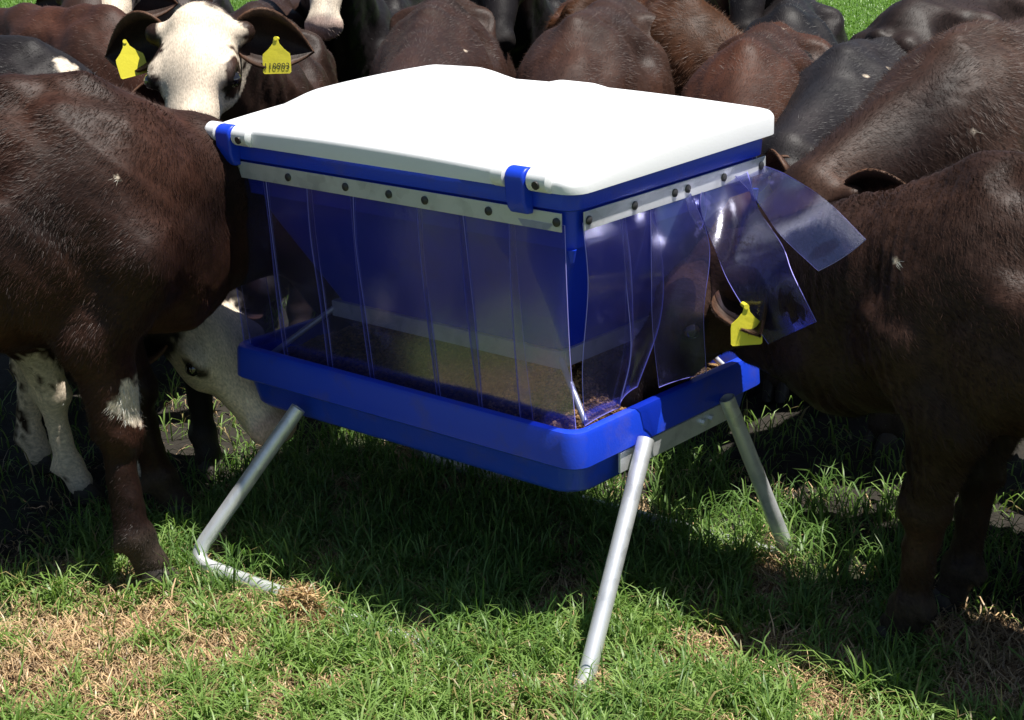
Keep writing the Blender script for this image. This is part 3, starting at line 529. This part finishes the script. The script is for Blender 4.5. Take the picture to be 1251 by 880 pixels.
    # hooves
    for y_ in (-1, 1):
        fx, fo = fore[0 if y_ < 0 else 1]; hx, ho = hind[0 if y_ < 0 else 1]; hk = .6+.4*lt
        for X_, Y_ in ((.20+fx, .125*y_+fo), (-.66+hx, .125*y_+ho)):
            m = MB()
            for c_ in (-1, 1):
                rings = []
                for z_, l0, wd in ((-.004, .052, .020), (.02, .046, .021), (.05, .034, .019), (.062, .026, .012)):
                    rings.append([((X_+(.018*(1-z_/.06)))*sc+l0*hk*sc*math.cos(t)*(1 if math.cos(t) > 0 else .7), (Y_+.020*c_)*sc+wd*hk*sc*math.sin(t), z_*sc) for t in np.arange(12)*math.pi/6])
                m.loft(rings)
            m.build('hoof', HOOF, root, smooth=True)
    for y_ in (-1, 1):
        m = MB(); c0 = hp(.155, .1035*y_, -.016); rings = []
        for k in range(1, 8): rings.append([c0+.022*H*(math.cos(math.pi*k/8)*s_+math.sin(math.pi*k/8)*(math.cos(t)*d+math.sin(t)*n_)) for t in np.arange(12)*math.pi/6])
        m.loft(rings); m.build('eye', EYE, root, smooth=True)
        if ears:
            back, down = earpose; e = unit(s_*y_-d*back+n_*down); opn = unit(d*.5+n_*.8+s_*y_*.1) if eopen is None else unit(lv(V(eopen, dtype=float))); opn = unit(opn-e*(e@opn)); cw = np.cross(e, opn)
            b0 = hp(.005, .095*y_, -.035); LE = .195*H*earlen; WE = .076*H*earlen**.5; nu_, nv_ = 12, 9; E_ = []
            for i in range(nu_):
                u_ = i/(nu_-1); wv = WE*(math.sin(math.pi*min(1, (u_*.92+.10))**.85))**.75*(1 if u_ < .98 else .25)
                for j in range(nv_):
                    v_ = j/(nv_-1)*2-1; E_.append(b0+e*LE*u_+cw*wv*v_+opn*(.95*wv*(v_*v_-.6)*(1-.30*u_))-n_*(.045*H*u_*u_))
            E_ = V(E_); I = np.arange(nu_*nv_).reshape(nu_, nv_); q = np.stack([I[:-1, :-1], I[:-1, 1:], I[1:, 1:], I[1:, :-1]], -1).reshape(-1, 4)
            ec = np.repeat(basec[None]*1.1, len(E_), 0); edge = np.tile(np.abs(np.linspace(-1, 1, nv_)) > .85, nu_); ec[edge] = V([.10, .055, .035]); 
            ear = mesh_np('ear', E_, quads=q, mat=FUR, parent=root, col=ec); so_ = ear.modifiers.new('thick', 'SOLIDIFY'); so_.thickness = .007*H; so_.offset = 0
            en = np.zeros_like(E_); qn = np.cross(E_[q[:, 2]]-E_[q[:, 0]], E_[q[:, 3]]-E_[q[:, 1]])
            for j in range(4): np.add.at(en, q[:, j], qn)
            src.append((E_, q, en/(np.linalg.norm(en, axis=1)[:, None]+1e-9)))
            if tags and tags[0 if y_ < 0 else 1]:
                tg = tags[0 if y_ < 0 else 1]; tn = unit(tg.get('n', opn) if 'n' not in tg else lv(V(tg['n'], dtype=float))); tu = unit(lv(V(tg.get('up', (0, 0, 1)), dtype=float))); tu = unit(tu-tn*(tu@tn)); tx = np.cross(tu, tn); S0 = tg.get('s', 1.0)*.095
                c1 = b0+e*LE*tg.get('t', .55)+tn*tg.get('o', .034)
                out = [(-.07, .0), (.07, .0), (.11, -.16), (.26, -.34), (.45, -.50), (.47, -.62), (.47, -1.10), (.42, -1.15), (-.42, -1.15), (-.47, -1.10), (-.47, -.62), (-.45, -.50), (-.26, -.34), (-.11, -.16)]
                m = MB(); m.loft([[c1+tx*a*S0+tu*b_*S0-tn*(.06*a*a*S0) for a, b_ in out], [c1+tx*a*S0+tu*b_*S0+tn*(.002-.06*a*a*S0) for a, b_ in out]])
                m.tube([c1-tn*.03, c1+tn*.005], .0065, 12)
                tgo = m.build('ear_tag', YEL, root); 
                if tg.get('txt'):
                    cu = bpy.data.curves.new('t', 'FONT'); cu.body = tg['txt']; cu.size = .38*S0*tg.get('ts', 1); cu.align_x = 'CENTER'; cu.resolution_u = 2; cu.extrude = .0002
                    to = bpy.data.objects.new('t', cu); COL.objects.link(to); bpy.context.view_layer.update(); me = bpy.data.meshes.new_from_object(to.evaluated_get(bpy.context.evaluated_depsgraph_get())); bpy.data.objects.remove(to)
                    no = bpy.data.objects.new('tag_number', me); COL.objects.link(no); no.parent = tgo; me.materials.clear(); me.materials.append(INK)
                    oo = c1-tu*1.0*S0+tn*.0028; no.matrix_parent_inverse = Matrix.Identity(4); no.matrix_local = Matrix(((tx[0], tu[0], tn[0], oo[0]), (tx[1], tu[1], tn[1], oo[1]), (tx[2], tu[2], tn[2], oo[2]), (0, 0, 0, 1)))
    # coat hair
    if hairs:
        Vh = []; Ch = []; tot = 0
        for si, (pv, qv, nv2) in enumerate(src):
            a = pv[qv[:, 0]]; ar = .5*np.linalg.norm(np.cross(pv[qv[:, 2]]-a, pv[qv[:, 3]]-pv[qv[:, 1]]), axis=1)
            nh = hairs if si == 0 else hairs//30; idx = rng.choice(len(qv), nh, p=ar/ar.sum()); u_, v_ = rng.uniform(size=(2, nh, 1)); qq = qv[idx]
            r_ = (pv[qq[:, 0]]*(1-u_)+pv[qq[:, 1]]*u_)*(1-v_)+(pv[qq[:, 3]]*(1-u_)+pv[qq[:, 2]]*u_)*v_; nn = nv2[qq[:, 0]]
            hq = (r_-P)@A.T/H; onh = (np.linalg.norm(r_-P, axis=1) < .42*H) & (hq[:, 0] > -.03)
            fl = np.where(onh[:, None], -n_*.2+d*.25*np.sign(hq[:, :1]-.13)+s_*np.sign(hq[:, 1:2])*.5, V([[-.75, 0, -.65]])+.25*np.stack([nz(r_, 4, 61), nz(r_, 4, 62), nz(r_, 4, 63)], -1)) if si == 0 else (r_-P)*3
            fl = fl-nn*np.sum(fl*nn, 1)[:, None]; fl = fl/(np.linalg.norm(fl, axis=1)[:, None]+1e-6)
            dr = fl+nn*rng.uniform(.12, .5, (nh, 1))+rng.normal(0, .22, (nh, 3)); dr = dr/np.linalg.norm(dr, axis=1)[:, None]
            skin = hq[:, 0] > .375
            ln = (hl*rng.uniform(.5, 1.3, nh)*np.where(onh, .55, 1)*np.where(r_[:, 2] < .4*sc, .6, 1)*np.where(skin & onh, .15, 1))[:, None]; ln = ln*(1+.0*ln)
            sd = np.cross(dr, nn); sd = sd/(np.linalg.norm(sd, axis=1)[:, None]+1e-6)*hw*rng.uniform(.5, 1.2, (nh, 1))
            b0_ = r_-nn*.002; v3 = np.stack([b0_-sd*.5, b0_+sd*.5, b0_+dr*ln], 1).reshape(-1, 3)
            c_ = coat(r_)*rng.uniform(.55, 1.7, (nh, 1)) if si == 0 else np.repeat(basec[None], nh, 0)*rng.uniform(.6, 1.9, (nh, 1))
            Vh.append(v3); Ch.append(np.repeat(np.clip(c_, 0, .8), 3, 0)); tot += nh
        v3 = np.concatenate(Vh); tr_ = np.arange(len(v3)).reshape(-1, 3)
        tag(mesh_np('coat_hair', v3, tris=tr_, mat=HAIR, parent=root, smooth=False, col=np.concatenate(Ch)), kind='stuff')
    return root
DB = (.022, .012, .009); BK = (.009, .0083, .0095); RB = (.062, .030, .018)
GR = 'dark calves crowding round the feeder'
# 1 big calf on the left with its head in the left end
calf((-1.44, -.46), (.59, .8), 1.185, (-1.09, .24, .93), (-.93, .33, .55), hs=.92, base=(.015, .0068, .0048), top=(.038, .0165, .0105), vs=.0125, hairs=300000, hl=.022, flecks=9, nup=(.8, .5, .3), nmid=(-1.27, -.02, .99),
     label='big dark brown calf at the left with a white knee patch', whites=[((.19, -.20, .43), (.045, .07, .052))], fore=((-.01, -.085), (.06, 0)), fat=1.05, lt=1.08, ears=False)
# 2 right calf
calf((.85, .59), (-1, .0), 1.055, (.055, .50, .870), (-.17, .30, .52), thr=.225, thw=.09, hs=1.0, eopen=(.35, -.85, .1), base=(.018, .0095, .0070), top=(.046, .0245, .0178), vs=.0125, hairs=300000, hl=.024, flecks=6, nup=(-.1, -.30, .8), nmid=(.38, .58, .835), nr=1.38, wrinkle=.0035, lt=1.2,
     label='dark brown calf at the right pushing its tagged head through the curtain strips', earpose=(-.30, .02), earlen=.82, fore=((.02, .02), (.03, 0)), tags=({'s': .62, 'n': (.88, -.45, .05), 'up': (-.1, .1, 1), 't': .24}, {'s': .85, 'n': (.72, -.65, .1), 't': .5}))
# 3 small white-legged calf, body hidden behind the big one
calf((-1.99, -.28), (.59, .8), .95, (-1.72, .18, .80), (-1.50, .38, .62), base=DB, vs=.016, hairs=12000, label='white-legged calf standing mostly hidden behind the big brown calf at the left', whites=[((.17, 0, .2), (.16, .3, .42)), ((.1, 0, .52), (.5, .14, .10))], fore=((.03, -.0), (-.10, .06)))
# 4 white-faced calf with lowered head by the leg
calf((-1.83, .13), (.95, -.2), .92, (-1.48, .10, .58), (-1.10, .07, .30), nup=(.35, -.2, .8), hs=1.2, base=BK, vs=.014, hairs=20000, hl=.014, label='black calf with white face lowering its head beside the front left feeder leg', face=(.035, .46, .2), whites=[((.17, -.12, .2), (.09, .09, .30))], fore=((-.02, .03), (.0, 0)), earpose=(.5, -.5))
# 5 white-faced calf looking at the camera
calf((-2.60, 1.34), (.66, -.75), 1.05, (-1.85, .485, 1.325), (-1.66, .235, .99), nup=(.45, -.6, .6), hs=1.14, base=(.022, .013, .010), vs=.0125, hairs=110000, hl=.012, label='white-faced calf with two yellow ear tags looking over the lid', face=(-.06, .60, .108), earpose=(.05, -.28), earlen=.98,
     tags=({'s': 1.0, 'n': (.80, -.55, .25), 'up': (-.2, -.1, 1), 't': .62}, {'s': .98, 'n': (.62, -.78, .15), 't': .55, 'txt': '110903', 'ts': .78}))
# back row, heads down at the feeder
calf((-1.52, 2.0), (.45, -.89), 1.10, (-1.17, 1.36, .92), (-1.05, 1.05, .62), base=(.027, .015, .011), label='dark brown calf with a grey spine ridge, middle of three backs behind the lid', hairs=80000, flecks=4, group=GR)
calf((-2.22, 1.93), (.62, -.78), 1.10, (-1.44, .90, 1.03), (-1.33, .60, .70), base=(.023, .013, .010), label='dark brown calf back just left of centre behind the lid, left of the hanging muzzle', hairs=80000, flecks=4, group=GR)
calf((-.80, 1.98), (.40, -.91), 1.06, (-.48, 1.34, .88), (-.42, 1.02, .60), base=(.033, .015, .009), label='reddish brown calf with a lit ridge behind the right corner of the lid', hairs=80000, flecks=4, group=GR)
calf((-1.72, 2.78), (.85, -.5), 1.10, (-.95, 2.55, .85), (-.85, 2.25, .6), base=(.042, .019, .009), label='rusty shaggy-coated calf standing behind the row of backs', hairs=60000, hl=.035, group=GR)
calf((-3.0, 3.3), (.55, -.83), 1.10, (-2.49, 2.68, 1.38), (-2.34, 2.42, 1.0), nup=(.5, -.7, .5), base=BK, label='black calf facing the camera with only its hanging muzzle in view above the lid centre', hairs=20000, group=GR, vs=.013)
calf((-1.92, 3.65), (.55, -.83), 1.12, (-1.46, 2.99, 1.46), (-1.33, 2.75, 1.08), nup=(.5, -.7, .5), base=BK, label='black calf at the back with only its shiny muzzle in view right of centre', hairs=20000, group=GR, vs=.013)
# right back group
calf((-1.13, 2.74), (.5, -.87), 1.08, (-.82, 2.15, .93), (-.72, 1.9, .62), fat=.78, base=BK, label='glossy black calf with its shoulder against the patch of bright grass', hairs=30000, group=GR)
calf((-.50, 2.18), (.10, -1), 1.04, (-.36, 1.48, .93), (-.30, 1.22, .62), base=(.012, .0115, .0135), label='dusty black calf reaching down to the back right corner of the feeder', hairs=80000, flecks=4, group=GR)
calf((.11, 1.83), (-.12, -1), 1.16, (-.06, 1.12, .93), (-.12, .86, .62), base=(.024, .013, .010), top=(.052, .028, .019), label='brown calf with matted neck hair behind the calf at the right', hairs=140000, hl=.028, flecks=9, group=GR, vs=.0135, tags=({'s': .8, 'n': (.6, -.8, 0), 't': .5}, None))
calf((-.36, 3.33), (.2, .98), 1.16, (-.2, 4.2, 1.2), (-.15, 4.5, 1.0), base=(.016, .011, .010), label='dark calf seen from behind at the top right corner', hairs=30000, group=GR)
# left back group
calf((-2.95, .45), (.93, .35), 1.10, (-2.42, .75, .88), (-2.25, .85, .6), base=BK, label='black calf with two white back spots behind the big brown calf at the left', hairs=80000, flecks=4, group=GR, whites=[((.02, -.08, 1.07), (.06, .03, .03)), ((.30, -.03, 1.02), (.045, .04, .06))])
calf((-3.40, 1.15), (.93, .1), 1.11, (-2.9, 1.3, .95), (-2.7, 1.35, .7), base=(.034, .016, .011), label='brown calf back behind the black spotted calf at the far left', hairs=30000, group=GR)
calf((-4.15, 2.05), (.62, -.78), 1.12, (-3.74, 1.62, 1.42), (-3.56, 1.37, 1.08), nup=(.45, -.6, .6), base=BK, label='white-browed calf at the top left edge with one grey ear showing', face=(-.05, .34, .09), hairs=20000, group=GR)
calf((-3.40, 2.08), (.6, -.8), 1.04, (-3.05, 1.5, .95), (-3.0, 1.15, .7), base=(.020, .012, .010), label='dark brown calf between the white-faced calf and the white blaze behind it', hairs=30000, group=GR)
calf((-3.75, 2.95), (.55, -.83), 1.10, (-3.15, 2.28, 1.45), (-2.98, 2.05, 1.07), nup=(.5, -.65, .6), base=BK, label='calf with a broad white blaze standing behind the centre left', face=(-.06, .46, .10), hairs=20000, group=GR)

# bodies that fill in behind or are added to block the sun
calf((.92, 1.12), (-1, -.0), 1.03, (.38, 1.09, .80), (.13, 1.05, .50), base=BK, label='added dark calf, mostly hidden, blocking the sun behind the calf at the right', hairs=0, vs=.018, group=GR)  # added to shade the ground between the right calf and the herd
calf((-4.15, 1.95), (.6, -.8), 1.2, (-3.75, 1.45, 1.25), (-3.65, 1.25, 1.0), base=DB, label='dark calf at the back of the herd at the top left', hairs=10000, vs=.02, group=GR)
calf((-2.75, 4.9), (.7, -.7), 1.16, (-2.4, 4.45, 1.25), (-2.25, 4.2, 1.0), base=BK, label='dark calf at the very back of the herd behind the shiny muzzle', hairs=10000, vs=.02, group=GR)
calf((1.02, 1.80), (-1, -.05), 1.05, (.52, 1.76, .62), (.34, 1.74, .40), base=BK, label='added black calf out of view past the right edge, blocking the sun', hairs=0, vs=.02, group=GR)  # unseen body, added to keep sun off the ground at the right
